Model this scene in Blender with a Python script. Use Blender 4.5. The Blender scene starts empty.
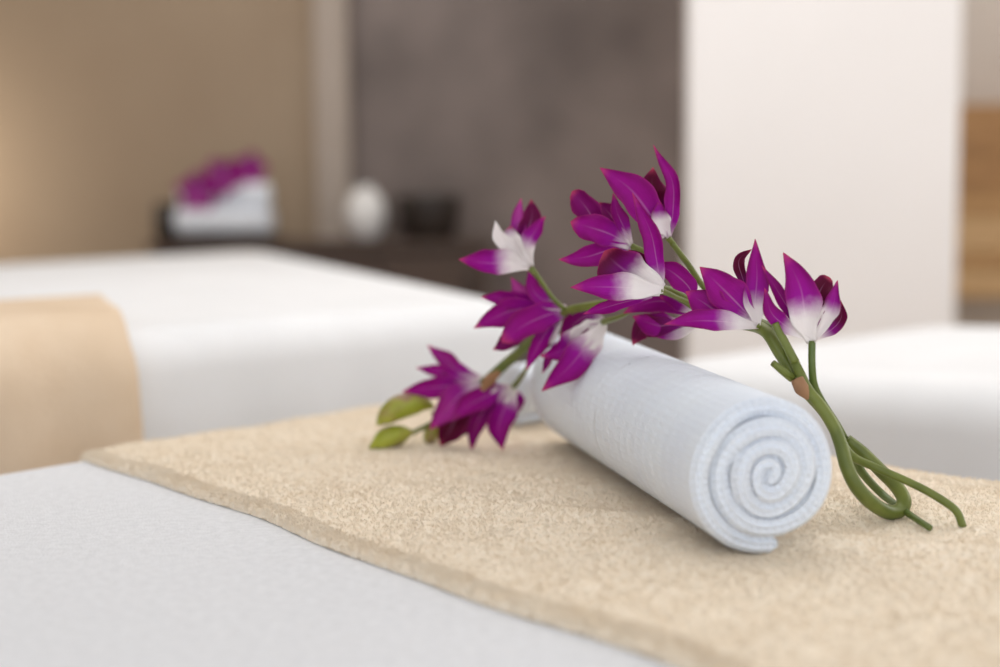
import bpy, bmesh, math, random
import numpy as np
from mathutils import Vector, Matrix

random.seed(7)
rng = np.random.default_rng(7)
scene = bpy.context.scene
col = scene.collection
PI = math.pi

# ------------------------------------------------------------------ camera
FPX = 1389.0                                   # 50 mm on a 36 mm sensor, 1000 px wide
CAM = np.array([0.0, 0.0, 0.946])
pitch = math.atan(133.5 / FPX)
roll_a = math.radians(0.5)
FW = np.array([0, math.cos(pitch), -math.sin(pitch)])
R0 = np.array([1.0, 0, 0]); U0 = np.array([0, math.sin(pitch), math.cos(pitch)])
RT = R0 * math.cos(roll_a) - U0 * math.sin(roll_a)
UP = U0 * math.cos(roll_a) + R0 * math.sin(roll_a)
cam_d = bpy.data.cameras.new('camera')
cam = bpy.data.objects.new('camera', cam_d)
col.objects.link(cam)
cam.matrix_world = Matrix(((RT[0], UP[0], -FW[0], CAM[0]), (RT[1], UP[1], -FW[1], CAM[1]),
                           (RT[2], UP[2], -FW[2], CAM[2]), (0, 0, 0, 1)))
cam_d.sensor_width = 36.0
cam_d.lens = 50.0
cam_d.clip_start = 0.05
cam_d.dof.use_dof = True
cam_d.dof.focus_distance = 1.06
cam_d.dof.aperture_fstop = 2.2
scene.camera = cam

# ------------------------------------------------------------------ light, exposure
scene.view_settings.view_transform = 'Standard'
scene.view_settings.look = 'None'
scene.view_settings.gamma = 1.0
scene.view_settings.use_curve_mapping = False
scene.view_settings.exposure = 0.0

world = bpy.data.worlds.new('world')
scene.world = world
world.use_nodes = True
bg = world.node_tree.nodes['Background']
bg.inputs['Color'].default_value = (0.92, 0.955, 1.0, 1)
bg.inputs['Strength'].default_value = 1.42

def area(name, loc, target, sx, sy, power, color):
    d = bpy.data.lights.new(name, 'AREA')
    d.shape = 'RECTANGLE'; d.size = sx; d.size_y = sy; d.energy = power; d.color = color
    o = bpy.data.objects.new(name, d); col.objects.link(o)
    o.location = loc
    o.rotation_euler = (Vector(target) - Vector(loc)).to_track_quat('-Z', 'Y').to_euler()
    return o
area('assumed_window_light', (2.9, 1.9, 1.9), (0.2, 1.6, 0.8), 2.4, 1.6, 33, (1.0, 0.985, 0.97))  # unseen window, assumed from the soft light on the right
area('assumed_ceiling_light', (-0.1, 2.5, 2.7), (-0.1, 2.5, 0), 2.6, 2.4, 33, (1.0, 0.985, 0.97))  # assumed soft overhead source, no fixture in view
area('sideboard_fill', (-0.9, 4.5, 2.7), (-0.9, 5.2, 0.8), 1.0, 0.3, 8, (1.0, 0.95, 0.88))  # unseen fill added to brighten the sideboard and its white towels
area('cabinet_fill', (2.2, 4.7, 2.7), (2.2, 5.3, 0.8), 0.8, 0.3, 12, (1.0, 0.94, 0.86))  # added fill without a known fixture, lifts the dim right rear corner
area('beige_wall_fill', (-2.55, 5.25, 1.05), (-2.2, 5.64, 1.05), 0.12, 0.5, 6, (1.0, 0.88, 0.72))  # added off-frame fill without a lamp body, brightens the beige wall's left edge

# ------------------------------------------------------------------ helpers
def ray(x, y):
    return FW + RT * (x - 500) / FPX + UP * (333.5 - y) / FPX
def at(x, y, d):                                # point seen at pixel (x, y), d metres from the lens
    return CAM + ray(x, y) * d
def link(name, mesh, mat=None, parent=None, root_loc=None):
    o = bpy.data.objects.new(name, mesh)
    col.objects.link(o)
    if mat: mesh.materials.append(mat)
    if parent:
        o.parent = parent
        o.matrix_parent_inverse = parent_world(parent).inverted()
    return o
def parent_world(p):
    m = p.matrix_parent_inverse @ p.matrix_basis
    if p.parent: m = parent_world(p.parent) @ m
    return m
def obj(name, verts, faces, mat, parent=None, smooth=True):
    me = bpy.data.meshes.new(name)
    me.from_pydata([tuple(map(float, v)) for v in verts], [], faces)
    me.validate(); me.update()
    if smooth:
        me.polygons.foreach_set('use_smooth', [True] * len(me.polygons))
    return link(name, me, mat, parent)
def np_quads(name, V, Q, mat, parent=None, smooth=True):   # fast path for large quad meshes
    me = bpy.data.meshes.new(name)
    V = np.asarray(V, np.float32); Q = np.asarray(Q, np.int32)
    me.vertices.add(len(V)); me.vertices.foreach_set('co', V.ravel())
    me.loops.add(Q.size); me.loops.foreach_set('vertex_index', Q.ravel())
    me.polygons.add(len(Q)); me.polygons.foreach_set('loop_start', np.arange(0, Q.size, 4, dtype=np.int32))
    me.update(calc_edges=True)
    if smooth: me.polygons.foreach_set('use_smooth', np.ones(len(Q), bool))
    return link(name, me, mat, parent)
def from_bm(name, bm, mat, parent=None, smooth=True):
    me = bpy.data.meshes.new(name)
    bmesh.ops.recalc_face_normals(bm, faces=bm.faces[:])
    bm.to_mesh(me); bm.free()
    if smooth: me.polygons.foreach_set('use_smooth', [True] * len(me.polygons))
    return link(name, me, mat, parent)
def empty(name, loc):
    o = bpy.data.objects.new(name, None)
    col.objects.link(o); o.location = tuple(map(float, loc)); o.empty_display_size = 0.05
    return o
def tag(o, label, cat, group=None):
    o['label'] = label; o['category'] = cat
    if group: o['group'] = group
    return o
def structure(o):
    o['kind'] = 'structure'; return o
def box_bm(x0, x1, y0, y1, z0, z1, bev=0.0, seg=3, bm=None):
    bm2 = bmesh.new()
    bmesh.ops.create_cube(bm2, size=1)
    for v in bm2.verts:
        v.co = Vector(((x0 + x1) / 2 + v.co.x * (x1 - x0), (y0 + y1) / 2 + v.co.y * (y1 - y0), (z0 + z1) / 2 + v.co.z * (z1 - z0)))
    if bev: bmesh.ops.bevel(bm2, geom=bm2.edges[:], offset=bev, segments=seg, affect='EDGES', profile=0.5)
    return bm2
def lathe(profile, n=40):                       # list of (r, z)
    V, F = [], []
    for r, z in profile:
        for k in range(n):
            a = 2 * PI * k / n; V.append((r * math.cos(a), r * math.sin(a), z))
    m = len(profile)
    for i in range(m - 1):
        for k in range(n):
            F.append((i * n + k, i * n + (k + 1) % n, (i + 1) * n + (k + 1) % n, (i + 1) * n + k))
    F.append(tuple(range(n - 1, -1, -1))); F.append(tuple((m - 1) * n + k for k in range(n)))
    return np.array(V), F
def catmull(P, n):
    P = np.asarray(P, float)
    if len(P) == 2:
        t = np.linspace(0, 1, n)[:, None]; return P[0] * (1 - t) + P[1] * t
    Q = np.vstack([2 * P[0] - P[1], P, 2 * P[-1] - P[-2]])
    out = []
    m = len(P) - 1
    for x in np.linspace(0, m, n):
        i = min(int(x), m - 1); t = x - i
        a, b, c, d = Q[i], Q[i + 1], Q[i + 2], Q[i + 3]
        out.append(0.5 * ((2 * b) + (c - a) * t + (2 * a - 5 * b + 4 * c - d) * t * t + (3 * b - a - 3 * c + d) * t ** 3))
    return np.array(out)
def nrm(v):
    return v / (np.linalg.norm(v) + 1e-12)
def tube(P, radii, n=60, k=12, flat=1.0):       # swept tube with end caps -> verts, faces
    C = catmull(P, n); R = np.interp(np.linspace(0, 1, n), np.linspace(0, 1, len(radii)), radii)
    T = np.gradient(C, axis=0)
    ref = np.array([0.0, 1, 0.15]); V, F = [], []
    S = None
    for i in range(n):
        t = nrm(T[i])
        S = nrm(np.cross(t, ref)) if S is None else nrm(S - t * (S @ t))
        B = np.cross(t, S)
        for j in range(k):
            a = 2 * PI * j / k
            V.append(C[i] + R[i] * (math.cos(a) * S + flat * math.sin(a) * B))
    for i in range(n - 1):
        for j in range(k):
            F.append((i * k + j, i * k + (j + 1) % k, (i + 1) * k + (j + 1) % k, (i + 1) * k + j))
    F.append(tuple(range(k - 1, -1, -1))); F.append(tuple((n - 1) * k + j for j in range(k)))
    return V, F
def merge(parts):
    V, F = [], []
    for v, f in parts:
        b = len(V); V += list(v); F += [tuple(i + b for i in q) for q in f]
    return V, F

# ------------------------------------------------------------------ materials
def lin(r, g, b):
    f = lambda c: c / 12.92 if c <= 0.04045 else ((c + 0.055) / 1.055) ** 2.4
    return (f(r / 255), f(g / 255), f(b / 255), 1)
def new_mat(name):
    m = bpy.data.materials.new(name); m.use_nodes = True
    return m, m.node_tree.nodes, m.node_tree.links, m.node_tree.nodes['Principled BSDF']
def plain(name, c1, c2=None, scale=6.0, rough=0.6, bump=0.0, bscale=60.0, detail=4, stretch=None, metal=0.0, sheen=0.0, spec=0.5):
    m, N, L, B = new_mat(name)
    B.inputs['Roughness'].default_value = rough; B.inputs['Metallic'].default_value = metal
    B.inputs['Specular IOR Level'].default_value = spec
    if sheen: B.inputs['Sheen Weight'].default_value = sheen
    tc = N.new('ShaderNodeTexCoord'); mp = N.new('ShaderNodeMapping')
    if stretch: mp.inputs['Scale'].default_value = stretch
    L.new(tc.outputs['Object'], mp.inputs['Vector'])
    nz = N.new('ShaderNodeTexNoise'); nz.inputs['Scale'].default_value = scale; nz.inputs['Detail'].default_value = detail
    L.new(mp.outputs['Vector'], nz.inputs['Vector'])
    rp = N.new('ShaderNodeValToRGB')
    rp.color_ramp.elements[0].position = 0.32; rp.color_ramp.elements[1].position = 0.68
    rp.color_ramp.elements[0].color = c1; rp.color_ramp.elements[1].color = c2 or c1
    L.new(nz.outputs['Fac'], rp.inputs['Fac']); L.new(rp.outputs['Color'], B.inputs['Base Color'])
    if bump:
        n2 = N.new('ShaderNodeTexNoise'); n2.inputs['Scale'].default_value = bscale; n2.inputs['Detail'].default_value = 3
        L.new(mp.outputs['Vector'], n2.inputs['Vector'])
        bp = N.new('ShaderNodeBump'); bp.inputs['Strength'].default_value = bump; bp.inputs['Distance'].default_value = 0.002
        L.new(n2.outputs['Fac'], bp.inputs['Height']); L.new(bp.outputs['Normal'], B.inputs['Normal'])
    return m

M = {}
M['beige_wall'] = plain('beige_wall_paint', lin(162, 142, 120), lin(170, 151, 129), 1.5, 0.7, 0.1, 40)
M['grey_wall'] = plain('grey_brown_wall_panel', lin(104, 93, 89), lin(140, 127, 122), 2.2, 0.55, 0.1, 30, detail=3)
M['white_wall'] = plain('white_plaster', lin(245, 241, 239), lin(248, 244, 242), 2, 0.7, 0.05, 40)
M['taupe'] = plain('pale_taupe_trim', lin(174, 161, 150), lin(180, 167, 156), 3, 0.5)
M['greige'] = plain('greige_wall_paint', lin(196, 188, 181), lin(204, 196, 189), 3, 0.7, stretch=(1, 1, 8))
M['ceiling'] = plain('white_ceiling_paint', lin(238, 236, 232), lin(242, 240, 236), 3, 0.8)
M['floor'] = plain('warm_wooden_floor', lin(168, 154, 140), lin(188, 174, 160), 5, 0.45, stretch=(1, 12, 1))
M['sheet'] = plain('white_terry_sheet', lin(224, 226, 230), lin(234, 236, 240), 140, 0.95, 0.45, 500, spec=0.1)
M['sheet_far'] = plain('white_cotton_cover', lin(234, 235, 237), lin(239, 240, 242), 8, 0.9, 0.2, 200, spec=0.1)
M['runner'] = plain('beige_terry_ground', lin(249, 233, 210), lin(253, 242, 224), 160, 0.95, 0.4, 800, spec=0.05)
M['runner_pile'] = plain('beige_terry_loops', lin(247, 232, 210), lin(252, 241, 224), 30, 0.95, spec=0.05)
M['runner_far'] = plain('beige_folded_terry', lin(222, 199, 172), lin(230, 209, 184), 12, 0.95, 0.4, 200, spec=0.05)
M['waffle'] = plain('white_waffle_cotton', lin(235, 241, 251), lin(239, 245, 253), 20, 0.9, 0.25, 900, spec=0.1)
M['base'] = plain('pale_wooden_bed_base', lin(176, 150, 120), lin(194, 168, 138), 5, 0.5, stretch=(1, 1, 10))
M['dark_wood'] = plain('dark_brown_sideboard_wood', lin(74, 58, 49), lin(90, 72, 62), 4, 0.5, stretch=(1, 1, 10))
M['black'] = plain('dark_brown_lacquer', lin(38, 30, 27), lin(46, 37, 33), 5, 0.4)
M['ceramic'] = plain('white_glazed_ceramic', lin(238, 238, 238), lin(244, 244, 244), 4, 0.15)
M['plank_dark'] = plain('brown_oak_plank', lin(158, 116, 70), lin(180, 136, 86), 6, 0.5, stretch=(1, 1, 14))
M['plank_mid'] = plain('tan_oak_plank', lin(176, 134, 84), lin(196, 154, 102), 6, 0.5, stretch=(1, 1, 14))
M['plank_light'] = plain('light_oak_plank', lin(198, 160, 112), lin(214, 178, 130), 6, 0.5, stretch=(1, 1, 14))
M['plinth'] = plain('grey_plinth', lin(168, 154, 140), lin(180, 166, 152), 6, 0.6)

def green_mat(name, c1, c2, rough=0.4, mauve=None):
    m, N, L, B = new_mat(name)
    B.inputs['Roughness'].default_value = rough
    tc = N.new('ShaderNodeTexCoord')
    nz = N.new('ShaderNodeTexNoise'); nz.inputs['Scale'].default_value = 45; nz.inputs['Detail'].default_value = 2
    L.new(tc.outputs['Object'], nz.inputs['Vector'])
    rp = N.new('ShaderNodeValToRGB')
    rp.color_ramp.elements[0].position = 0.35; rp.color_ramp.elements[1].position = 0.65
    rp.color_ramp.elements[0].color = c1; rp.color_ramp.elements[1].color = c2
    L.new(nz.outputs['Fac'], rp.inputs['Fac'])
    out = rp.outputs['Color']
    if mauve:                                   # mauve flush on part of a bud
        n2 = N.new('ShaderNodeTexNoise'); n2.inputs['Scale'].default_value = 38
        L.new(tc.outputs['Object'], n2.inputs['Vector'])
        r2 = N.new('ShaderNodeValToRGB'); r2.color_ramp.elements[0].position = 0.47; r2.color_ramp.elements[1].position = 0.68
        L.new(n2.outputs['Fac'], r2.inputs['Fac'])
        mx = N.new('ShaderNodeMix'); mx.data_type = 'RGBA'
        L.new(r2.outputs['Color'], mx.inputs['Factor']); L.new(out, mx.inputs['A']); mx.inputs['B'].default_value = mauve
        out = mx.outputs['Result']
    L.new(out, B.inputs['Base Color'])
    return m
M['stem'] = green_mat('green_orchid_stem', lin(96, 108, 42), lin(118, 128, 54))
M['stem_dark'] = green_mat('dark_green_orchid_stem', lin(84, 104, 44), lin(104, 118, 54))
M['bract'] = plain('brown_papery_bract', lin(146, 106, 74), lin(164, 124, 90), 60, 0.7)
M['bud'] = green_mat('yellow_green_orchid_bud', lin(148, 158, 40), lin(172, 178, 62), 0.4, lin(150, 118, 92))

def petal_mat():
    m, N, L, B = new_mat('orchid_petal_cloth')
    def attr(n):
        a = N.new('ShaderNodeAttribute'); a.attribute_name = n; return a.outputs['Fac']
    def math_(op, a, b=None, c=None, clamp=False):
        n = N.new('ShaderNodeMath'); n.operation = op; n.use_clamp = clamp
        for i, v in enumerate((a, b, c)):
            if v is None: continue
            if isinstance(v, (int, float)): n.inputs[i].default_value = v
            else: L.new(v, n.inputs[i])
        return n.outputs[0]
    def mix(f, a, b):
        n = N.new('ShaderNodeMix'); n.data_type = 'RGBA'; L.new(f, n.inputs['Factor'])
        for s, v in (('A', a), ('B', b)):
            if isinstance(v, tuple): n.inputs[s].default_value = v
            else: L.new(v, n.inputs[s])
        return n.outputs['Result']
    def step(v, lo, hi):
        n = N.new('ShaderNodeMapRange'); n.interpolation_type = 'SMOOTHSTEP'; L.new(v, n.inputs['Value'])
        for s, x in (('From Min', lo), ('From Max', hi)):
            if isinstance(x, (int, float)): n.inputs[s].default_value = x
            else: L.new(x, n.inputs[s])
        return n.outputs['Result']
    al, ac, wf, tone = attr('along'), attr('across'), attr('white'), attr('tone')
    tc = N.new('ShaderNodeTexCoord')
    nz = N.new('ShaderNodeTexNoise'); nz.inputs['Scale'].default_value = 160; nz.inputs['Detail'].default_value = 2
    L.new(tc.outputs['Object'], nz.inputs['Vector'])
    jit = math_('MULTIPLY_ADD', nz.outputs['Fac'], 0.1, -0.05)
    alj = math_('ADD', al, jit)
    aa = math_('ABSOLUTE', ac)
    mag = mix(nz.outputs['Fac'], lin(148, 3, 128), lin(170, 9, 148))
    dark = lin(92, 1, 46); pink = lin(206, 84, 176)
    t_dark = step(tone, 0.0, 1.0)
    t_pink = step(math_('MULTIPLY', tone, -1.0), 0.0, 1.0)
    body = mix(t_dark, mag, dark)
    body = mix(t_pink, body, pink)
    vio = math_('SUBTRACT', 1.0, step(math_('SUBTRACT', al, wf), 0.05, 0.45))
    body = mix(math_('MULTIPLY', vio, 0.5), body, lin(168, 26, 176))
    deep = math_('MULTIPLY', step(aa, 0.35, 0.95), step(al, 0.2, 0.8))
    body = mix(math_('MULTIPLY', deep, 0.55), body, lin(116, 2, 72))
    edge = step(aa, 0.86, 1.0)
    body = mix(math_('MULTIPLY', edge, 0.35), body, lin(196, 60, 130))
    rib = math_('SUBTRACT', 1.0, step(aa, 0.0, 0.09))
    ribf = math_('MULTIPLY', rib, math_('MULTIPLY', step(math_('MULTIPLY', al, -1.0), -0.9, -0.3), 0.45))
    body = mix(ribf, body, lin(220, 150, 205))
    tip = math_('MULTIPLY', step(alj, 0.86, 1.02), 0.7)
    body = mix(tip, body, lin(216, 78, 112))
    w0 = math_('SUBTRACT', wf, 0.16); w1 = math_('ADD', wf, 0.16)
    fw = math_('SUBTRACT', 1.0, step(alj, w0, w1))
    out = mix(fw, body, lin(252, 244, 242))
    L.new(out, B.inputs['Base Color'])
    B.inputs['Roughness'].default_value = 0.55
    B.inputs['Specular IOR Level'].default_value = 0.18
    # fine lengthwise veins
    wv = math_('SINE', math_('MULTIPLY', ac, 38.0))
    bp = N.new('ShaderNodeBump'); bp.inputs['Strength'].default_value = 0.12; bp.inputs['Distance'].default_value = 0.0006
    L.new(wv, bp.inputs['Height']); L.new(bp.outputs['Normal'], B.inputs['Normal'])
    tr = N.new('ShaderNodeBsdfTranslucent'); L.new(out, tr.inputs['Color'])
    ms = N.new('ShaderNodeMixShader'); ms.inputs['Fac'].default_value = 0.12
    L.new(B.outputs['BSDF'], ms.inputs[1]); L.new(tr.outputs['BSDF'], ms.inputs[2])
    L.new(ms.outputs['Shader'], N['Material Output'].inputs['Surface'])
    return m
M['petal'] = petal_mat()

# ------------------------------------------------------------------ the room
def slab(name, x0, x1, y0, y1, z0, z1, mat, bev=0.0):
    return structure(from_bm(name, box_bm(x0, x1, y0, y1, z0, z1, bev, 2), mat, smooth=False))
slab('floor', -3.2, 3.2, -1.6, 5.8, -0.1, 0.0, M['floor'])
slab('ceiling', -3.2, 3.2, -1.6, 5.8, 2.8, 2.9, M['ceiling'])
slab('wall_left', -3.2, -3.1, -1.6, 5.8, 0.0, 2.8, M['beige_wall'])
slab('wall_right', 3.1, 3.2, -1.6, 5.8, 0.0, 2.8, M['white_wall'])
slab('wall_back', -3.1, 3.1, 5.7, 5.8, 0.0, 2.8, M['greige'])
slab('wall_back_beige', -3.1, -0.70, 5.64, 5.70, 0.0, 2.8, M['beige_wall'])
slab('wall_back_grey', -0.64, 1.45, 5.62, 5.70, 0.0, 2.8, M['grey_wall'])
slab('trim_1', -0.718, -0.588, 5.50, 5.64, 0.0, 2.8, M['taupe'], 0.006)
slab('wall_column', 0.545, 1.325, 4.02, 4.10, 0.0, 2.8, M['white_wall'], 0.008)

# ------------------------------------------------------------------ massage beds
ZT = 0.700                                       # top of the near bed
def quad_bed(name, corners, ztop, thick, rtop, rcorner, label, mat, group=None):
    """padded bed: corners in plan (counter-clockwise), rounded in plan and along the top edge"""
    C = [np.array(c, float) for c in corners]
    ctr = sum(C) / len(C)
    root = empty(name, (ctr[0], ctr[1], 0))
    # rounded outline
    out = []
    n = len(C)
    for i in range(n):
        p, q, r = C[i - 1], C[i], C[(i + 1) % n]
        d1, d2 = nrm(p - q), nrm(r - q)
        ha = math.acos(float(np.clip(d1 @ d2, -1, 1))) / 2
        cc = q + nrm(d1 + d2) * rcorner / math.sin(ha)
        v1 = (q + d1 * rcorner / math.tan(ha)) - cc; v2 = (q + d2 * rcorner / math.tan(ha)) - cc
        a1 = math.atan2(v1[1], v1[0]); da = (math.atan2(v2[1], v2[0]) - a1 + PI) % (2 * PI) - PI
        for t in np.linspace(0, 1, 12):
            out.append(cc + rcorner * np.array([math.cos(a1 + da * t), math.sin(a1 + da * t)]))
    # densify the straight sides
    dense = []
    for i in range(len(out)):
        a, b = out[i], out[(i + 1) % len(out)]
        k = max(1, int(np.linalg.norm(b - a) / 0.05))
        for j in range(k): dense.append(a + (b - a) * j / k)
    O = np.array(dense)
    nx = np.roll(O, -1, 0) - np.roll(O, 1, 0)
    nn = np.stack([nx[:, 1], -nx[:, 0]], 1); nn /= np.linalg.norm(nn, axis=1)[:, None]
    if np.sum((O - ctr) * nn) < 0: nn = -nn
    m = len(O); V, F = [], []
    rings = [(0.0, ztop - thick)] + [(0.0, ztop - thick + (thick - rtop) * k / 3) for k in (1, 2, 3)]
    for k in range(1, 9):
        a = PI / 2 * k / 8; rings.append((rtop * (1 - math.cos(a)), ztop - rtop * (1 - math.sin(a))))
    for d, z in rings:
        for p, q in zip(O, nn): V.append((*(p - q * d), z))
    for i in range(len(rings) - 1):
        for k in range(m): F.append((i * m + k, i * m + (k + 1) % m, (i + 1) * m + (k + 1) % m, (i + 1) * m + k))
    last = (len(rings) - 1) * m
    inner = [(O[k] - nn[k] * rtop) for k in range(m)]
    b = len(V)
    for k in range(m): V.append((*(O[k] - nn[k] * (rtop + 0.006)), ztop))
    for k in range(m): F.append((last + k, last + (k + 1) % m, b + (k + 1) % m, b + k))
    F.append(tuple(range(b, b + m)))             # flat top
    F.append(tuple(range(m - 1, -1, -1)))
    obj('terry_cover', V, F, mat, root)
    # pedestal under the padding
    Vb, Fb = [], []
    ring = [(ctr + (p - ctr) * 0.86) for p in O]
    for z in (0.0, ztop - thick + 0.004):
        for p in ring: Vb.append((*p, z))
    for k in range(m): Fb.append((k, (k + 1) % m, m + (k + 1) % m, m + k))
    Fb.append(tuple(range(m - 1, -1, -1))); Fb.append(tuple(range(m, 2 * m)))
    obj('pedestal', Vb, Fb, M['base'], root, smooth=False)
    tag(root, label, 'massage bed', group)
    return root

K = np.array([-0.086, 1.714]); bu = nrm(np.array([-0.660, -0.751])); bv = nrm(np.array([0.690, -0.724]))
near_bed = quad_bed('massage_bed', [K, K + bu * 1.95, K + bu * 1.95 + bv * 1.02, K + bv * 1.02], ZT, 0.22, 0.03, 0.06,
         'white terry covered massage bed in the foreground, under the beige towel', M['sheet'])
quad_bed('massage_bed', [(0.035, 2.05), (-0.73, 4.36), (-1.40, 3.15), (-0.80, 1.20)], 0.80, 0.42, 0.055, 0.10,
         'white covered massage bed at the left behind, with a beige towel hanging over its front', M['sheet_far'])
quad_bed('massage_bed', [(0.80, 2.62), (0.13, 1.97), (1.26, 1.33), (1.95, 2.22)], 0.708, 0.36, 0.06, 0.14,
         'blurred white covered massage bed at the right, in front of the white column', M['sheet_far'])

# ------------------------------------------------------------------ terry towels
def fold(q, r, th):
    """cross-section of a cloth of thickness th lying over an edge of radius r; q = distance inward from the edge along the cloth"""
    q = np.asarray(q, float)
    phi = np.clip((r - q) / r, 0, PI / 2)
    x = np.where(q >= r, q, r - (r + th) * np.sin(phi))
    z = np.where(q >= r, th, -r + (r + th) * np.cos(phi))
    beyond = np.maximum(r - q - r * PI / 2, 0)
    return x, z - beyond, np.sin(phi) * (q < r), np.cos(phi) * (q < r) + (q >= r)

RE = np.array([-0.384, 1.304]); RG = np.array([0.101, 0.689])       # two points on the left edge of the runner
Binv = np.linalg.inv(np.array([bu, bv]).T)
se, te = Binv @ (RE - K); sg, tg = Binv @ (RG - K)
def s_left(t):
    return se + (sg - se) * (t - te) / (tg - te) + 0.004 * np.sin(t * 13 + 0.6) + 0.002 * np.sin(t * 31)
THK = 0.0065
_ph = rng.uniform(0, 6.28, 12)
def swell(s, t):                                 # soft creases of the cloth
    P = K + s[..., None] * bu + t[..., None] * bv
    x, y = P[..., 0], P[..., 1]
    h = 0.0010 * np.sin(x * 23 + y * 9 + _ph[0]) + 0.0008 * np.sin(x * 13 - y * 31 + _ph[1]) + 0.0006 * np.sin(x * 47 + y * 38 + _ph[2])
    a = np.array([-0.02, 1.07]); d = nrm(np.array([0.38, -0.18])); n = np.array([-d[1], d[0]])
    u = (x - a[0]) * n[0] + (y - a[1]) * n[1]
    h = h + 0.0045 * np.exp(-(u / 0.022) ** 2) * (1 / (1 + np.exp(-((x + 0.05) / 0.04))))
    return h
def runner_point(f, t, lift):
    """f = 0 at the far hanging end .. 1 at the left edge"""
    sl = s_left(t); s = -0.16 + f * (sl + 0.16)
    edge = np.clip((sl - s) / THK, 0, 1)
    round_ = np.sqrt(np.clip(1 - (1 - edge) ** 2, 0, 1))
    th = lift * round_ + 0.0006
    sw = swell(s, t) * (lift > 0.001)
    th = th + sw * np.clip((sl - s) / 0.03, 0, 1)
    xs, zs, as_, ns = fold(s, 0.03, th)
    xt, zt, at_, nt = fold(t, 0.03, th)
    flat = (s >= 0.03) & (t >= 0.03)
    P2 = K + xs[..., None] * bu + xt[..., None] * bv
    z = ZT + np.minimum(zs, zt)
    z = np.where((s < 0.03) & (t < 0.03), ZT + zs + zt - th, z)
    nrmv = -as_[..., None] * bu - at_[..., None] * bv
    nz = np.minimum(ns, nt)
    Nn = np.concatenate([nrmv, nz[..., None] + 0.001], -1)
    Nn /= np.linalg.norm(Nn, axis=-1, keepdims=True)
    return np.concatenate([P2, z[..., None]], -1), Nn
fa = np.concatenate([np.linspace(0, 0.22, 60), np.linspace(0.2215, 0.972, 480), np.linspace(0.9729, 1, 34)])
ta = np.linspace(-0.14, 1.0, 860)
FA, TA = np.meshgrid(fa, ta, indexing='ij')
Ptop, Ntop = runner_point(FA, TA, np.full(FA.shape, THK))
def blur(a, k):
    for ax_ in (0, 1):
        for _ in range(k):
            a = 0.25 * np.roll(a, 1, ax_) + 0.5 * a + 0.25 * np.roll(a, -1, ax_)
    return a / a.std()
terry = 0.75 * blur(rng.normal(size=FA.shape), 1) + 0.45 * blur(rng.normal(size=FA.shape), 5) + 0.25 * blur(rng.normal(size=FA.shape), 40)
terry = terry * np.clip((1 - FA) / 0.006, 0.25, 1)
Ptop = Ptop + Ntop * (0.00055 * terry)[..., None]
Pbot, _ = runner_point(FA, TA, np.zeros(FA.shape))
ni, nj = FA.shape
V = np.concatenate([Ptop.reshape(-1, 3), Pbot.reshape(-1, 3)])
I, J = np.meshgrid(np.arange(ni - 1), np.arange(nj - 1), indexing='ij')
a = (I * nj + J).ravel(); q = np.stack([a, a + 1, a + nj + 1, a + nj], 1)
q2 = q[:, ::-1] + ni * nj
def rim(idx): return np.stack([idx[:-1], idx[1:], idx[1:] + ni * nj, idx[:-1] + ni * nj], 1)
r1 = rim(np.arange(nj)); r2 = rim((ni - 1) * nj + np.arange(nj)[::-1]); r3 = rim((np.arange(ni) * nj)[::-1]); r4 = rim(np.arange(ni) * nj + nj - 1)
runner = np_quads('bath_towel', V, np.concatenate([q[:, ::-1], q2[:, ::-1], r1[:, ::-1], r2[:, ::-1], r3[:, ::-1], r4[:, ::-1]]), M['runner'])
tag(runner, 'beige terry towel spread over the foreground bed, under the rolled white towel and orchids', 'towel')

def loops(name, P, Nn, h, w, rad, mat, parent):
    """terry pile: each loop a small leaning arc of yarn"""
    n = len(P)
    az = rng.uniform(0, 2 * PI, n); lean = rng.normal(0, 0.45, (n, 2))
    X = np.stack([np.cos(az), np.sin(az), np.zeros(n)], 1)
    X -= Nn * np.sum(X * Nn, 1)[:, None]; X /= np.linalg.norm(X, axis=1)[:, None]
    Y = np.cross(Nn, X)
    H = h * rng.uniform(0.6, 1.3, n); W = w * rng.uniform(0.7, 1.3, n)
    up = Nn + X * lean[:, :1] + Y * lean[:, 1:]
    prof = [(-0.5, -0.15), (-0.55, 0.55), (0.0, 1.0), (0.55, 0.55), (0.5, -0.15)]
    C = np.stack([P + X * (W * a)[:, None] + up * (H * b)[:, None] for a, b in prof], 1)
    T = np.gradient(C, axis=1); T /= np.linalg.norm(T, axis=2, keepdims=True) + 1e-9
    S = np.broadcast_to(Y[:, None, :], C.shape)
    B = np.cross(T, S)
    R = np.array([rad * k for k in (0.9, 1, 1.1, 1, 0.9)])[None, :, None]
    rings = [C + R * (math.cos(t) * S + math.sin(t) * B) for t in np.arange(3) * 2 * PI / 3]
    V = np.stack(rings, 2).reshape(-1, 3)
    base = (np.arange(n) * 15)[:, None]
    q = []
    for i in range(4):
        for j in range(3):
            q.append([i * 3 + j, i * 3 + (j + 1) % 3, (i + 1) * 3 + (j + 1) % 3, (i + 1) * 3 + j])
    Q = (base[:, :, None] + np.array(q)[None]).reshape(-1, 4)
    o = np_quads(name, V, Q, mat, parent, smooth=False)
    o['kind'] = 'stuff'
    return o
n = 80000
f_ = np.concatenate([rng.uniform(0.12, 1.0, n - 7000), 1 - rng.uniform(0, 0.03, 7000)]); t_ = rng.uniform(-0.07, 0.99, n)
P, Nn = runner_point(f_, t_, np.full(n, THK))
loops('pile', P, Nn, 0.0022, 0.0014, 0.00019, M['runner_pile'], runner)
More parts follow.
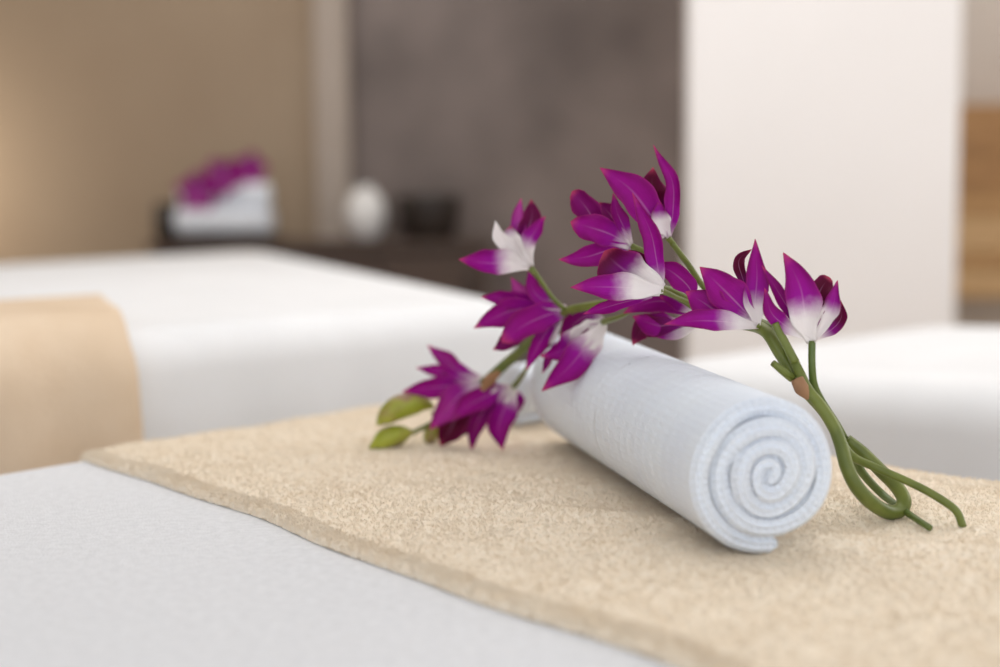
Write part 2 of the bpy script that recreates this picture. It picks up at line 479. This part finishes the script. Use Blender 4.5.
# beige towel on the second bed: lies on its top along the left side and hangs over the front
def far_towel():
    A = np.array([0.035, 2.05]); D = np.array([-0.80, 1.20])
    fd = nrm(D - A); back = nrm(np.array([-0.75, 2.31])); outn = np.array([fd[1], -fd[0]])
    if outn[1] > 0: outn = -outn
    start = A + fd * 0.665                         # right edge of the towel
    nu, nv = 40, 60
    V = []
    for i in range(nu):
        for j in range(nv):
            a = i / (nu - 1) * 0.36
            l = -0.40 + j / (nv - 1) * 0.70       # negative: hanging, positive: lying on top
            x, z, sn, cn = fold(np.array(l + 0.055 * (PI / 2 - 1)), 0.055, 0.012)
            rip = 0.004 * math.sin(a * 40 + 1.0) * (1 if l < 0 else 0.3)
            e = a + (0.012 * math.sin(l * 5))
            p = start + fd * e
            p = p + back * max(0, float(x)) + outn * (max(0, -float(x)) + rip * float(sn) + 0.001)
            V.append((p[0], p[1], 0.80 + float(z) + 0.002))
    F = [(i * nv + j, (i + 1) * nv + j, (i + 1) * nv + j + 1, i * nv + j + 1) for i in range(nu - 1) for j in range(nv - 1)]
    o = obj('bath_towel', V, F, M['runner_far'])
    md = o.modifiers.new('thickness', 'SOLIDIFY'); md.thickness = 0.010; md.offset = -1
    return o
tag(far_towel(), 'blurred beige towel hanging over the front of the left rear massage bed', 'towel')

# ------------------------------------------------------------------ rolled waffle towels
def rolled_towel(near, far, R, thick, turns, phi0, mat, ds=0.0011, depth=0.0017, period=0.0046, tail=0.004, wob=0.035, flare=0.0):
    far = (far[0], far[1], far[2] + flare * R)
    near = np.array(near, float); far = np.array(far, float)
    ax = nrm(far - near); L = np.linalg.norm(far - near)
    e1 = nrm(np.cross(ax, np.array([0, 0, 1.0]))); e2 = np.cross(e1, ax)      # e1 to the right seen from the near end
    half = thick * 0.52
    th = np.linspace(0, turns * 2 * PI, 5000)
    r = R - half - thick * th / (2 * PI)
    r = r - 0.0017 * np.clip(th / (2 * PI) - 0.45, 0, 1) * (0.5 + 0.5 * np.cos(th - 1.6))
    ph = phi0 - th
    g = 1 + wob * np.clip(th / (2 * PI) - 0.6, 0, 3) * np.sin(2 * ph - 1.2) + 0.5 * wob * np.clip(th / (2 * PI) - 0.8, 0, 3) * np.sin(3 * ph)
    c = np.stack([r * g * np.cos(ph), r * g * np.sin(ph)], 1)
    # outer end runs off tangentially along the table
    t0 = np.array([-math.sin(phi0), math.cos(phi0)])
    pre = np.array([c[0] + t0 * tail * k / 30 - c[0] / np.linalg.norm(c[0]) * -0.0006 * k / 30 for k in range(30, 0, -1)])
    # inner end folds over itself into a soft core
    d = nrm(c[-1] - c[-40]); nn = -nrm(c[-1]); cl = [c[-1]]
    ang = math.atan2(d[1], d[0])
    for k in range(110):
        ang -= (0.0145 if k < 190 else 0.002)
        cl.append(cl[-1] + 0.00008 * np.array([math.cos(ang), math.sin(ang)]))
    c = np.concatenate([pre, c, np.array(cl[1:])])
    seg = np.r_[0, np.cumsum(np.linalg.norm(np.diff(c, axis=0), axis=1))]
    ns = int(seg[-1] / ds)
    s = np.linspace(0, seg[-1], ns)
    cx = np.stack([np.interp(s, seg, c[:, 0]), np.interp(s, seg, c[:, 1])], 1)
    tg_ = np.gradient(cx, axis=0); tg_ /= np.linalg.norm(tg_, axis=1)[:, None]
    on = np.stack([-tg_[:, 1], tg_[:, 0]], 1)     # points outward for a clockwise spiral
    # loop over the thickness: outer side, far end, inner side, near end
    nz = int(L / ds); k = 5; rc = half * 0.78
    zc, rad, zn, rn = [], [], [], []
    def put(z, q, a, b): zc.append(z); rad.append(q); zn.append(a); rn.append(b)
    z0 = np.linspace(rc, L - rc, nz); arcs = np.linspace(0, PI / 2, k + 2)[1:]; flat_ = np.linspace(1, -1, 5)[1:-1]
    for z in z0: put(z, half, 0, 1)
    for a in arcs: put(L - rc + rc * math.sin(a), half - rc + rc * math.cos(a), math.sin(a), math.cos(a))
    for q in flat_: put(L, q * (half - rc), 1, 0)
    for a in arcs[::-1]: put(L - rc + rc * math.sin(a), -(half - rc + rc * math.cos(a)), math.sin(a), -math.cos(a))
    for z in z0[::-1]: put(z, -half, 0, -1)
    for a in arcs: put(rc - rc * math.sin(a), -(half - rc + rc * math.cos(a)), -math.sin(a), -math.cos(a))
    for q in flat_[::-1]: put(0, q * (half - rc), -1, 0)
    for a in arcs[::-1]: put(rc - rc * math.sin(a), half - rc + rc * math.cos(a), -math.sin(a), math.cos(a))
    zc, rad, zn, rn = map(np.array, (zc, rad, zn, rn))
    arc = np.r_[0, np.cumsum(np.hypot(np.diff(zc), np.diff(rad)))]
    gs = np.abs(np.cos(PI * s / (period * 1.15))) ** 2.5 * 0.9; gz = np.abs(np.cos(PI * arc / period)) ** 2.5 * 1.5
    amp = np.where(rad > half * 0.98, 1.0, np.where(rad < -half * 0.98, 0.3, 1.5))
    h = (np.maximum(gs[:, None], gz[None, :]) - 1.1) * depth * amp[None, :]
    taper = np.clip(np.minimum((s + 0.0005) / 0.004, (seg[-1] - s + 0.0005) / 0.004), 0.12, 1) ** 0.5
    edge_z = 0.0018 * np.sin(s * 41 + 1) + 0.0012 * np.sin(s * 97)            # layers do not end exactly flush
    tele = 0.004 * np.clip(1 - s / 0.35, -1, 1)
    zz = zc[None, :] + h * zn[None, :] + (edge_z + tele)[:, None] * (zc[None, :] < L * 0.5) - edge_z[:, None] * (zc[None, :] > L * 0.5)
    off = (rad[None, :] + h * rn[None, :]) * taper[:, None]
    X = cx[:, 0:1] + on[:, 0:1] * off; Y = cx[:, 1:2] + on[:, 1:2] * off
    X *= 1 + flare * zz / L; Y *= 1 + flare * zz / L
    V = near + X[..., None] * e1 + Y[..., None] * e2 + zz[..., None] * ax
    nl = V.shape[1]
    I, J = np.meshgrid(np.arange(ns - 1), np.arange(nl), indexing='ij')
    J2 = (J + 1) % nl
    Q = np.stack([I * nl + J, I * nl + J2, (I + 1) * nl + J2, (I + 1) * nl + J], -1).reshape(-1, 4)
    h2 = nl // 2                                   # close the two ends of the strip
    ja = np.arange(h2 - 1)
    end = lambda b: np.stack([b + ja, b + nl - 1 - ja, b + nl - 2 - ja, b + ja + 1], 1)
    Q = np.concatenate([Q, end(0), end((ns - 1) * nl)[:, ::-1]])
    return np_quads('rolled_towel', V.reshape(-1, 3), Q[:, ::-1], mat)
RZ = ZT + THK + 0.0012
big = rolled_towel((0.1775, 0.908, RZ + 0.056), (0.084, 1.362, RZ + 0.056), 0.056, 0.0122, 3.72, math.radians(-84), M['waffle'], flare=0.06)
tag(big, 'large white waffle-weave towel rolled up, its spiral end facing the camera', 'towel')
small = rolled_towel((0.012, 1.455, RZ + 0.035), (0.115, 1.57, RZ + 0.035), 0.035, 0.0105, 2.5, math.radians(-84), M['waffle'], ds=0.0022)
tag(small, 'second white rolled towel lying mostly hidden behind the far end of the large roll', 'towel')

# ------------------------------------------------------------------ orchids
WT = [0, .12, .3, .5, .7, .85, .95, 1]; WV = [.26, .42, .80, 1.0, .84, .46, .17, .02]
CANOPY = [.30, .55, .85, 1.0, .95, .78, .45, .06]     # blunter outline
def petal(parent, D, pts, w, roll=0.0, cup=0.35, wf=0.1, tone=0.0, dz=0.0, bow=0.0, blunt=0, wave=0.15, name='petal', keel=0.15):
    twist = random.uniform(-22, 22); curl = random.uniform(0.1, 0.3)
    nt, nv = 20, 9
    P = []
    m = len(pts)
    for i, p in enumerate(pts):
        t = i / (m - 1)
        P.append(at(p[0], p[1], D + (dz * t + bow * math.sin(PI * t)) / 1000.0))
    C = catmull(P, nt); T = np.gradient(C, axis=0)
    W = w * 1.12 * D / FPX * 0.5 * np.interp(np.linspace(0, 1, nt), WT, CANOPY if blunt else WV)
    ph = random.uniform(0, 6.28)
    top, bot, al, ac = [], [], [], []
    vs = np.linspace(-1, 1, nv)
    for i in range(nt):
        t = nrm(T[i]); view = nrm(C[i] - CAM)
        S = nrm(np.cross(t, view)); Nn = nrm(np.cross(S, t))     # Nn towards the viewer side
        if Nn @ view > 0: Nn = -Nn
        a = math.radians(roll + twist * (i / (nt - 1) - 0.35)); S2 = S * math.cos(a) + Nn * math.sin(a); N2 = Nn * math.cos(a) - S * math.sin(a)
        for v in vs:
            o = cup * W[i] * v * v + keel * W[i] * abs(v) + wave * W[i] * math.sin(i / nt * 15 + ph + (v > 0) * 1.3) * abs(v) ** 3
            p = C[i] - N2 * curl * w * D / FPX * max(0, i / (nt - 1) - 0.6) ** 2 * 3 + S2 * W[i] * v * (1 + 0.08 * math.sin(i * 0.75 + ph + 1.7 * v)) + N2 * o
            th = 0.00035 * (1 - 0.6 * abs(v))
            top.append(p + N2 * th); bot.append(p - N2 * th); al.append(i / (nt - 1)); ac.append(v)
    V = top + bot; b = len(top); F = []
    for i in range(nt - 1):
        for j in range(nv - 1):
            k = i * nv + j
            F.append((k, k + 1, k + nv + 1, k + nv)); F.append((b + k, b + k + nv, b + k + nv + 1, b + k + 1))
    ring = [j for j in range(nv)] + [i * nv + nv - 1 for i in range(1, nt)] + [(nt - 1) * nv + j for j in range(nv - 2, -1, -1)] + [i * nv for i in range(nt - 2, 0, -1)]
    for x, y in zip(ring, ring[1:] + ring[:1]): F.append((x, b + x, b + y, y))
    o = obj(name, V, F, M['petal'], parent)
    me = o.data
    for nme, data in (('along', al + al), ('across', ac + ac), ('white', [wf] * len(V)), ('tone', [tone] * len(V))):
        at_ = me.attributes.new(nme, 'FLOAT', 'POINT'); at_.data.foreach_set('value', np.array(data, np.float32))
    return o
def px_tube(pts, rpx, n=40, k=10):               # pts: (x, y, depth)
    P = [at(x, y, d) for x, y, d in pts]
    rr = rpx if isinstance(rpx, (list, tuple)) else [rpx, rpx]
    dm = sum(p[2] for p in pts) / len(pts)
    return tube(P, [r * dm / FPX for r in rr], n, k)
def flower(parent, D, base, pedicel, petals, ped_r=(2.6, 2.2, 3.4)):
    """pedicel: (x, y, depth) points from the stem to the flower's base"""
    v, f = px_tube(list(pedicel) + [(base[0], base[1], D)], list(ped_r), 24, 10)
    fl = obj('flower', v, f, M['stem'], parent)
    for p in petals: petal(fl, D, **p)
    return fl
def bud(parent, pts, rpx, mat):
    P = [at(x, y, d) for x, y, d in pts]
    d = pts[0][2]
    prof = [0.12, 0.5, 0.8, 0.97, 1.0, 0.9, 0.7, 0.42, 0.08]
    v, f = tube(P, [rpx * d / FPX * x for x in prof], 32, 16)
    return obj('bud', v, f, mat, parent)
def d_(**k): return k

GR = 'orchid stems lying over the rolled towel'
# --- long spray: over the roll and down to the beige towel on the left
long_base = at(962, 526, 1.0)
spray = empty('orchid_spray', long_base)
tag(spray, 'longest purple orchid spray, arching over the rolled towel to green buds lying at the left', 'orchid')
stem_pts = [(963, 527, 0.998), (957, 512, 1.003), (945, 502, 1.006), (925, 490, 1.011), (900, 478, 1.018), (872, 466, 1.025), (852, 456, 1.034),
            (838, 437, 1.036), (824, 412, 1.036), (802, 386, 1.036), (782, 356, 1.04), (764, 330, 1.052), (735, 322, 1.085), (700, 308, 1.11), (664, 290, 1.13),
            (630, 299, 1.155), (596, 305, 1.18), (566, 312, 1.215), (540, 332, 1.26), (518, 352, 1.295), (494, 373, 1.325), (468, 392, 1.345), (446, 408, 1.35), (432, 414, 1.352)]
v, f = px_tube(stem_pts, [3.6, 3.8, 3.6, 4.2, 5.6, 6.2, 5.4, 4.8, 4.6, 4.0, 3.4, 3.0], 220, 12)
obj('stem', v, f, M['stem'], spray)
v, f = px_tube([(572, 311, 1.21), (540, 336, 1.255), (510, 360, 1.30), (485, 383, 1.33)], [4.2, 4.2, 5.2, 6.0], 40, 12)
obj('side_stem', v, f, M['stem_dark'], spray)
v, f = px_tube([(500, 371, 1.308), (490, 380, 1.318), (482, 390, 1.32)], [2, 6.5, 3], 20, 12)
obj('bract', v, f, M['bract'], spray)['label'] = 'brown bract below the lowest flowers'
v, f = px_tube([(809, 398, 1.022), (802, 389, 1.022), (797, 379, 1.024)], [3, 7.5, 6.5], 20, 12)
obj('bract', v, f, M['bract'], spray)['label'] = 'brown bract where the stems meet beside the roll'

# F1: upper left
flower(spray, 1.20, (530, 268), [(564, 309, 1.21), (552, 297, 1.205), (538, 277, 1.20)], [
    d_(pts=[(530, 267), (508, 264), (484, 263), (459, 259)], w=25, wf=.42, cup=.45, roll=18, dz=-12, wave=.35),
    d_(pts=[(530, 266), (513, 252), (500, 237), (495, 221)], w=14, wf=1.3, cup=.4, dz=-6),
    d_(pts=[(530, 266), (521, 256), (513, 240), (510, 226)], w=15, wf=.85, tone=1.0, cup=.5, name='lip', dz=-2, blunt=1),
    d_(pts=[(530, 264), (519, 240), (518, 220), (521, 198)], w=15, wf=.35, tone=-.6, dz=8),
    d_(pts=[(529, 260), (526, 238), (532, 216), (531, 199)], w=19, wf=.12, tone=.75, dz=4, wave=.2),
    d_(pts=[(532, 266), (528, 246), (536, 230), (545, 216)], w=16, wf=.38, dz=-6, roll=-10)])
# F3: large central flower with a white throat
flower(spray, 1.08, (660, 290), [(690, 303, 1.112), (676, 297, 1.10)], [
    d_(pts=[(652, 262), (672, 272), (688, 286), (694, 300)][::-1], w=21, wf=.0, dz=10, tone=.15),
    d_(pts=[(655, 284), (646, 266), (637, 256), (628, 250)], w=11, wf=.1, tone=.9, dz=6),
    d_(pts=[(662, 290), (637, 278), (618, 265), (604, 252)], w=40, wf=.42, tone=.85, cup=.3, name='lip', dz=-4, blunt=1, roll=-8),
    d_(pts=[(652, 296), (625, 302), (604, 308), (583, 314)], w=13, wf=.0, dz=8),
    d_(pts=[(663, 290), (634, 288), (604, 287), (571, 287)], w=26, wf=.46, cup=.3, dz=-14, roll=6),
    d_(pts=[(661, 291), (657, 262), (650, 230), (632, 193)], w=19, wf=.17, cup=.35, dz=-10, roll=-12)])
# F4: purple flower just over the roll
flower(spray, 1.13, (700, 320), [(716, 315, 1.10), (708, 318, 1.115)], [
    d_(pts=[(700, 318), (676, 304), (652, 302), (623, 313)], w=24, wf=.0, cup=.3, dz=20, roll=10),
    d_(pts=[(702, 322), (676, 328), (652, 324), (632, 316)], w=24, wf=.33, cup=.3, dz=18),
    d_(pts=[(690, 322), (660, 326), (643, 328), (632, 346)], w=22, wf=.0, tone=.8, dz=30),
    d_(pts=[(700, 316), (686, 306), (672, 299), (660, 297)], w=16, wf=.3, dz=-4, name='lip')])
# F7: left of the crossing
flower(spray, 1.22, (566, 309), [(572, 311, 1.22)], [
    d_(pts=[(560, 312), (548, 332), (540, 346), (541, 356)], w=18, wf=.0, tone=1.0, dz=6),
    d_(pts=[(564, 311), (554, 327), (545, 340), (540, 350)], w=15, wf=.75, tone=.3, dz=0, name='lip'),
    d_(pts=[(552, 316), (522, 330), (506, 342), (493, 350)], w=17, wf=.0, tone=.55, dz=4),
    d_(pts=[(545, 304), (528, 296), (518, 289), (511, 277)], w=13, wf=.1, tone=-.7, dz=6),
    d_(pts=[(558, 307), (525, 302), (502, 299), (481, 297)], w=17, wf=.05, dz=4),
    d_(pts=[(558, 309), (520, 309), (498, 316), (474, 328)], w=24, wf=.05, dz=-2),
    d_(pts=[(566, 309), (546, 302), (532, 288), (531, 262)], w=17, wf=.25, dz=-8, roll=15),
    d_(pts=[(560, 314), (545, 334), (536, 350), (526, 370)], w=15, wf=.08, dz=-12),
    d_(pts=[(567, 309), (545, 316), (525, 325), (502, 341)], w=27, wf=.06, cup=.3, dz=-16, roll=8, blunt=1)])
# F8: in front of the far end of the roll
flower(spray, 1.21, (603, 322), [(636, 306, 1.15), (622, 316, 1.17)], [
    d_(pts=[(603, 321), (588, 316), (574, 324), (560, 338)], w=24, wf=.1, tone=.5, dz=4),
    d_(pts=[(556, 342), (552, 352), (547, 362), (542, 374)], w=8, wf=.0, dz=6, tone=.4),
    d_(pts=[(604, 322), (594, 331), (582, 338), (572, 346)], w=26, wf=.9, dz=-2, name='lip', tone=-.3, blunt=1),
    d_(pts=[(602, 322), (580, 336), (562, 350), (541, 357)], w=22, wf=.42, dz=-6),
    d_(pts=[(604, 324), (588, 344), (568, 368), (542, 391)], w=28, wf=.36, dz=-14, roll=-8, cup=.3)])
# F9 and F10: lowest flowers, lying by the buds
flower(spray, 1.335, (486, 381), [(500, 371, 1.31), (494, 376, 1.32)], [
    d_(pts=[(480, 388), (468, 408), (458, 426), (446, 440)], w=26, wf=.0, tone=.7, dz=6),
    d_(pts=[(482, 384), (462, 408), (450, 430), (440, 447)], w=27, wf=.0, tone=.95, dz=2),
    d_(pts=[(482, 378), (458, 371), (446, 360), (427, 345)], w=18, wf=.1, dz=4, tone=-.25),
    d_(pts=[(478, 381), (452, 375), (434, 370), (416, 368)], w=12, wf=.15, dz=-2),
    d_(pts=[(476, 383), (448, 386), (428, 388), (402, 392)], w=20, wf=.12, dz=0),
    d_(pts=[(487, 380), (462, 393), (446, 410), (430, 430)], w=26, wf=.2, tone=-.35, dz=-12, cup=.3, name='lip')])
flower(spray, 1.33, (514, 386), [(530, 362, 1.272), (524, 373, 1.30)], [
    d_(pts=[(513, 387), (518, 396), (519, 404), (516, 414)], w=10, wf=.2, dz=6),
    d_(pts=[(505, 390), (486, 408), (476, 426), (471, 453)], w=17, wf=.05, tone=.45, dz=2),
    d_(pts=[(514, 386), (505, 391), (498, 398), (492, 405)], w=18, wf=.8, dz=0, name='lip'),
    d_(pts=[(512, 388), (492, 394), (470, 405), (450, 421)], w=22, wf=.14, dz=-8, roll=8),
    d_(pts=[(514, 387), (506, 404), (498, 428), (503, 450)], w=24, wf=.26, dz=-8, roll=-10, cup=.5)])
bud(spray, [(434, 407, 1.345), (420, 403, 1.342), (400, 407, 1.34), (385, 417, 1.338), (377, 425, 1.337)], 12.5, M['bud'])
bud(spray, [(414, 432, 1.345), (402, 434, 1.343), (388, 438, 1.342), (378, 444, 1.34), (369, 448, 1.338)], 11.5, M['bud'])
bud(spray, [(440, 420, 1.36), (435, 428, 1.36), (430, 438, 1.36), (428, 447, 1.36)], 8.5, M['bud'])
v, f = px_tube([(450, 410, 1.352), (430, 424, 1.35), (412, 433, 1.345)], [2.2, 2.4, 2.6], 16, 8)
obj('bud_stalk', v, f, M['stem'], spray)

# --- looped spray: bent back on itself beside the roll, flowers on top
loop_base = at(893, 514, 1.04)
spray2 = empty('orchid_spray', loop_base)
tag(spray2, 'orchid spray whose thick green stem is bent into a loop, carrying the topmost flowers', 'orchid')
v, f = px_tube([(847, 440, 1.05), (862, 452, 1.05), (880, 470, 1.046), (896, 486, 1.04), (904, 500, 1.034), (900, 510, 1.03), (888, 512, 1.024), (872, 503, 1.014), (857, 487, 1.008),
                (847, 467, 1.008), (841, 445, 1.012), (833, 425, 1.016), (820, 405, 1.02), (808, 390, 1.024), (798, 370, 1.03), (788, 349, 1.038), (776, 330, 1.062),
                (752, 318, 1.095), (726, 304, 1.115), (704, 287, 1.12), (688, 264, 1.115), (672, 243, 1.105)],
               [6.0, 6.8, 7.2, 7.4, 7.2, 6.8, 6.0, 5.4, 4.6, 3.6, 3.4, 3.2], 200, 14)
obj('stem', v, f, M['stem'], spray2)
v, f = px_tube([(795, 362, 1.026), (786, 345, 1.026), (779, 332, 1.026), (775, 323, 1.026)], [4.6, 4.2, 3.8, 3.8], 16, 12)
obj('cut_side_shoot', v, f, M['stem'], spray2)
v, f = px_tube([(792, 378, 1.03), (783, 371, 1.025), (773, 363, 1.022)], [4.6, 4.2, 3.4], 16, 12)
obj('cut_side_shoot', v, f, M['stem'], spray2)
# F2: topmost flower
flower(spray2, 1.105, (668, 238), [(684, 258, 1.115), (676, 247, 1.108)], [
    d_(pts=[(666, 232), (658, 210), (652, 190), (653, 167)], w=27, wf=.1, tone=1.0, dz=12),
    d_(pts=[(669, 237), (663, 226), (660, 214), (659, 200)], w=17, wf=.62, dz=-7, name='lip', tone=.2),
    d_(pts=[(666, 236), (650, 214), (629, 188), (600, 168)], w=32, wf=.08, dz=-4, cup=.3, roll=8),
    d_(pts=[(669, 238), (673, 212), (672, 180), (653, 145)], w=15, wf=.08, dz=-10, wave=.4, roll=-8)])
# F3b: left neighbour with a hooded lip
flower(spray2, 1.115, (631, 246), [(668, 266, 1.12), (650, 254, 1.12)], [
    d_(pts=[(622, 238), (615, 222), (608, 212), (598, 202)], w=20, wf=.0, tone=.5, dz=14),
    d_(pts=[(604, 232), (594, 220), (585, 206), (572, 191)], w=23, wf=.0, tone=.5, dz=4, name='lip', blunt=1, cup=.5),
    d_(pts=[(630, 246), (606, 251), (586, 257), (559, 260)], w=22, wf=.0, dz=-4),
    d_(pts=[(630, 245), (610, 234), (592, 228), (571, 222)], w=26, wf=.14, dz=-8, blunt=1, cup=.35, wave=.3, tone=.1),
    d_(pts=[(631, 246), (624, 228), (617, 212), (613, 193)], w=14, wf=.2, tone=.35, dz=-12, roll=14)])
# F5: over the right part of the roll
flower(spray2, 1.05, (757, 325), [(772, 330, 1.055), (764, 329, 1.052)], [
    d_(pts=[(750, 296), (742, 276), (739, 260), (752, 249)], w=11, wf=.0, tone=1.0, dz=10, name='lip'),
    d_(pts=[(748, 320), (722, 314), (704, 303), (686, 291)], w=33, wf=.0, dz=6, cup=.2, tone=-.08),
    d_(pts=[(755, 322), (738, 304), (720, 286), (700, 267)], w=34, wf=.12, dz=-2, cup=.22),
    d_(pts=[(758, 326), (726, 322), (698, 321), (665, 323)], w=21, wf=.33, dz=-14, cup=.35, roll=14),
    d_(pts=[(757, 326), (755, 304), (757, 276), (755, 239)], w=22, wf=.38, dz=-10, cup=.3)])
# --- single flower on its own stem
single = empty('cut_orchid', at(928, 526, 1.018))
tag(single, 'single short-stalked orchid flower with a cream throat, rightmost of the purple flowers', 'orchid')
v, f = px_tube([(930, 528, 0.99), (916, 519, 1.008), (902, 509, 1.035), (882, 494, 1.065), (862, 472, 1.068), (848, 446, 1.06), (836, 424, 1.05), (822, 402, 1.042), (814, 385, 1.035), (812, 364, 1.03), (812, 342, 1.03)],
               [3.2, 3.4, 3.6, 4.2, 4.6, 4.6, 4.4, 4.2, 4.0, 3.6, 3.6], 120, 12)
obj('stem', v, f, M['stem_dark'], single)
flower(single, 1.03, (812, 341), [(812, 347, 1.03)], [
    d_(pts=[(814, 340), (831, 330), (841, 318), (841, 300)], w=12, wf=.2, tone=.9, dz=8),
    d_(pts=[(811, 335), (815, 308), (821, 289), (830, 277)], w=20, wf=.05, tone=1.0, dz=8, name='lip', blunt=1),
    d_(pts=[(809, 338), (792, 314), (777, 290), (762, 265)], w=12, wf=.12, tone=.35, dz=4),
    d_(pts=[(809, 340), (786, 326), (771, 312), (765, 288)], w=16, wf=.3, tone=.3, dz=-2),
    d_(pts=[(812, 342), (814, 325), (817, 312), (818, 300)], w=12, wf=1.3, dz=0),
    d_(pts=[(812, 342), (826, 320), (834, 303), (837, 280)], w=17, wf=.55, dz=-6, roll=-12, tone=-.2),
    d_(pts=[(811, 343), (805, 315), (800, 286), (784, 253)], w=32, wf=.42, dz=-10, cup=.3)])

# ------------------------------------------------------------------ far side of the room
def sideboard():
    root = empty('sideboard', (-0.9, 5.35, 0))
    from_bm('cabinet_body', box_bm(-1.27, -0.05, 5.16, 5.49, 0.06, 0.765, 0.004), M['dark_wood'], root, False)
    from_bm('countertop', box_bm(-1.30, -0.02, 5.13, 5.495, 0.765, 0.80, 0.004), M['dark_wood'], root, False)
    for k in range(3):
        x0 = -1.25 + k * 0.405
        d = from_bm('door', box_bm(x0, x0 + 0.39, 5.14, 5.16, 0.09, 0.745, 0.004), M['dark_wood'], root, False)
        from_bm('handle', box_bm(x0 + 0.32, x0 + 0.335, 5.122, 5.14, 0.55, 0.68, 0.003), M['black'], d, False)
    return tag(root, 'low dark brown sideboard against the back wall behind the left rear bed', 'sideboard')
sideboard()
def lathe_obj(name, prof, loc, mat):
    v, f = lathe(prof)
    o = obj(name, v, f, mat); o.location = loc
    return o
tray = from_bm('tray', box_bm(-1.225, -0.845, 5.16, 5.41, 0.80, 0.822, 0.006), M['black'])
tag(tray, 'dark flat tray on the sideboard under the white rolled towels', 'tray')
jar = lathe_obj('jar', [(0.030, 0), (0.044, 0.004), (0.050, 0.05), (0.050, 0.12), (0.046, 0.138), (0.040, 0.145), (0.036, 0.135), (0.034, 0.02)], (-1.262, 5.30, 0.80), M['black'])
tag(jar, 'small dark jar on the sideboard, left of the white rolled towels', 'jar')
vase = lathe_obj('vase', [(0.035, 0), (0.050, 0.008), (0.066, 0.04), (0.079, 0.085), (0.078, 0.120), (0.064, 0.155), (0.045, 0.183), (0.030, 0.19), (0.032, 0.202), (0.026, 0.202), (0.024, 0.188)], (-0.505, 5.27, 0.80), M['ceramic'])
tag(vase, 'round white vase on the sideboard, right of the pale post', 'vase')
pot = lathe_obj('pot', [(0.09, 0), (0.10, 0.006), (0.116, 0.06), (0.122, 0.13), (0.124, 0.165), (0.116, 0.168), (0.108, 0.15), (0.09, 0.02)], (-0.265, 5.27, 0.80), M['black'])
tag(pot, 'wide dark pot at the right end of the sideboard', 'pot')
def small_roll(y, z, r, label):
    o = rolled_towel((-0.865, y, z), (-1.205, y, z), r, 0.014, 2.8, math.radians(-84), M['waffle'], ds=0.006, depth=0.0, tail=0.002)
    o['label'] = label; o['category'] = 'towel'; o['group'] = 'rolled towels on the tray'
small_roll(5.225, 0.822 + 0.055, 0.055, 'white rolled towel lying across the dark tray, lower one in front')
small_roll(5.340, 0.822 + 0.055, 0.055, 'white rolled towel lying across the dark tray, lower one at the back')
small_roll(5.2825, 0.822 + 0.055 + 0.0945, 0.055, 'white rolled towel topmost of the stack on the dark tray')
def far_bloom(x, y, z, R, a0, label):
    root = empty('orchid_flower', (x, y, z))
    for k in range(5):
        a = a0 + k * 2 * PI / 5; nt, nv = 8, 5
        top = []
        for i in range(nt):
            t = i / (nt - 1); wv = R * 0.42 * np.interp(t, WT, WV)
            for j in range(nv):
                s = -1 + 2 * j / (nv - 1)
                dx, dz_ = math.cos(a), math.sin(a)
                top.append((x + dx * R * t - dz_ * wv * s, y - 0.02 * t - 0.15 * wv * s * s, z + dz_ * R * t + dx * wv * s))
        V = top + [(p[0], p[1] + 0.001, p[2]) for p in top]; b = len(top); F = []
        for i in range(nt - 1):
            for j in range(nv - 1):
                q = i * nv + j; F.append((q, q + 1, q + nv + 1, q + nv)); F.append((b + q, b + q + nv, b + q + nv + 1, b + q + 1))
        o = obj('petal', V, F, M['petal'], root)
        al = [i / (nt - 1) for i in range(nt) for j in range(nv)]; ac = [-1 + 2 * j / (nv - 1) for i in range(nt) for j in range(nv)]
        for nme, data in (('along', al + al), ('across', ac + ac), ('white', [0.05] * len(V)), ('tone', [0.3] * len(V))):
            at_ = o.data.attributes.new(nme, 'FLOAT', 'POINT'); at_.data.foreach_set('value', np.array(data, np.float32))
    tag(root, label, 'flower', 'orchid flowers on the tray of rolled towels')
far_bloom(-1.12, 5.215, 0.985, 0.085, 0.3, 'purple orchid flower left on the stack of rolled towels on the sideboard')
far_bloom(-1.03, 5.225, 1.04, 0.08, 0.9, 'purple orchid flower in the middle on the stack of rolled towels on the sideboard')
far_bloom(-0.935, 5.28, 1.070, 0.07, 1.4, 'purple orchid flower highest on the stack of rolled towels on the sideboard')

def slat_cabinet():
    root = empty('wooden_cabinet', (2.15, 5.3, 0))
    x0, x1 = 1.63, 2.70
    from_bm('cabinet_body', box_bm(x0, x1, 5.22, 5.66, 0.56, 1.285, 0.004), M['plank_dark'], root, False)
    from_bm('plinth', box_bm(x0 + 0.01, x1 - 0.01, 5.23, 5.65, 0.0, 0.56, 0.004), M['plinth'], root, False)
    zs = [1.285, 1.10, 0.955, 0.865, 0.735, 0.665, 0.56]
    for k, m in enumerate(['plank_dark', 'plank_dark', 'plank_mid', 'plank_light', 'plank_mid', 'plank_light']):
        from_bm('plank', box_bm(x0, x1, 5.20, 5.222, zs[k + 1] + 0.004, zs[k], 0.004), M[m], root, False)
    return tag(root, 'wooden cabinet with horizontal brown planks at the right edge, behind the white column', 'cabinet')
slat_cabinet()
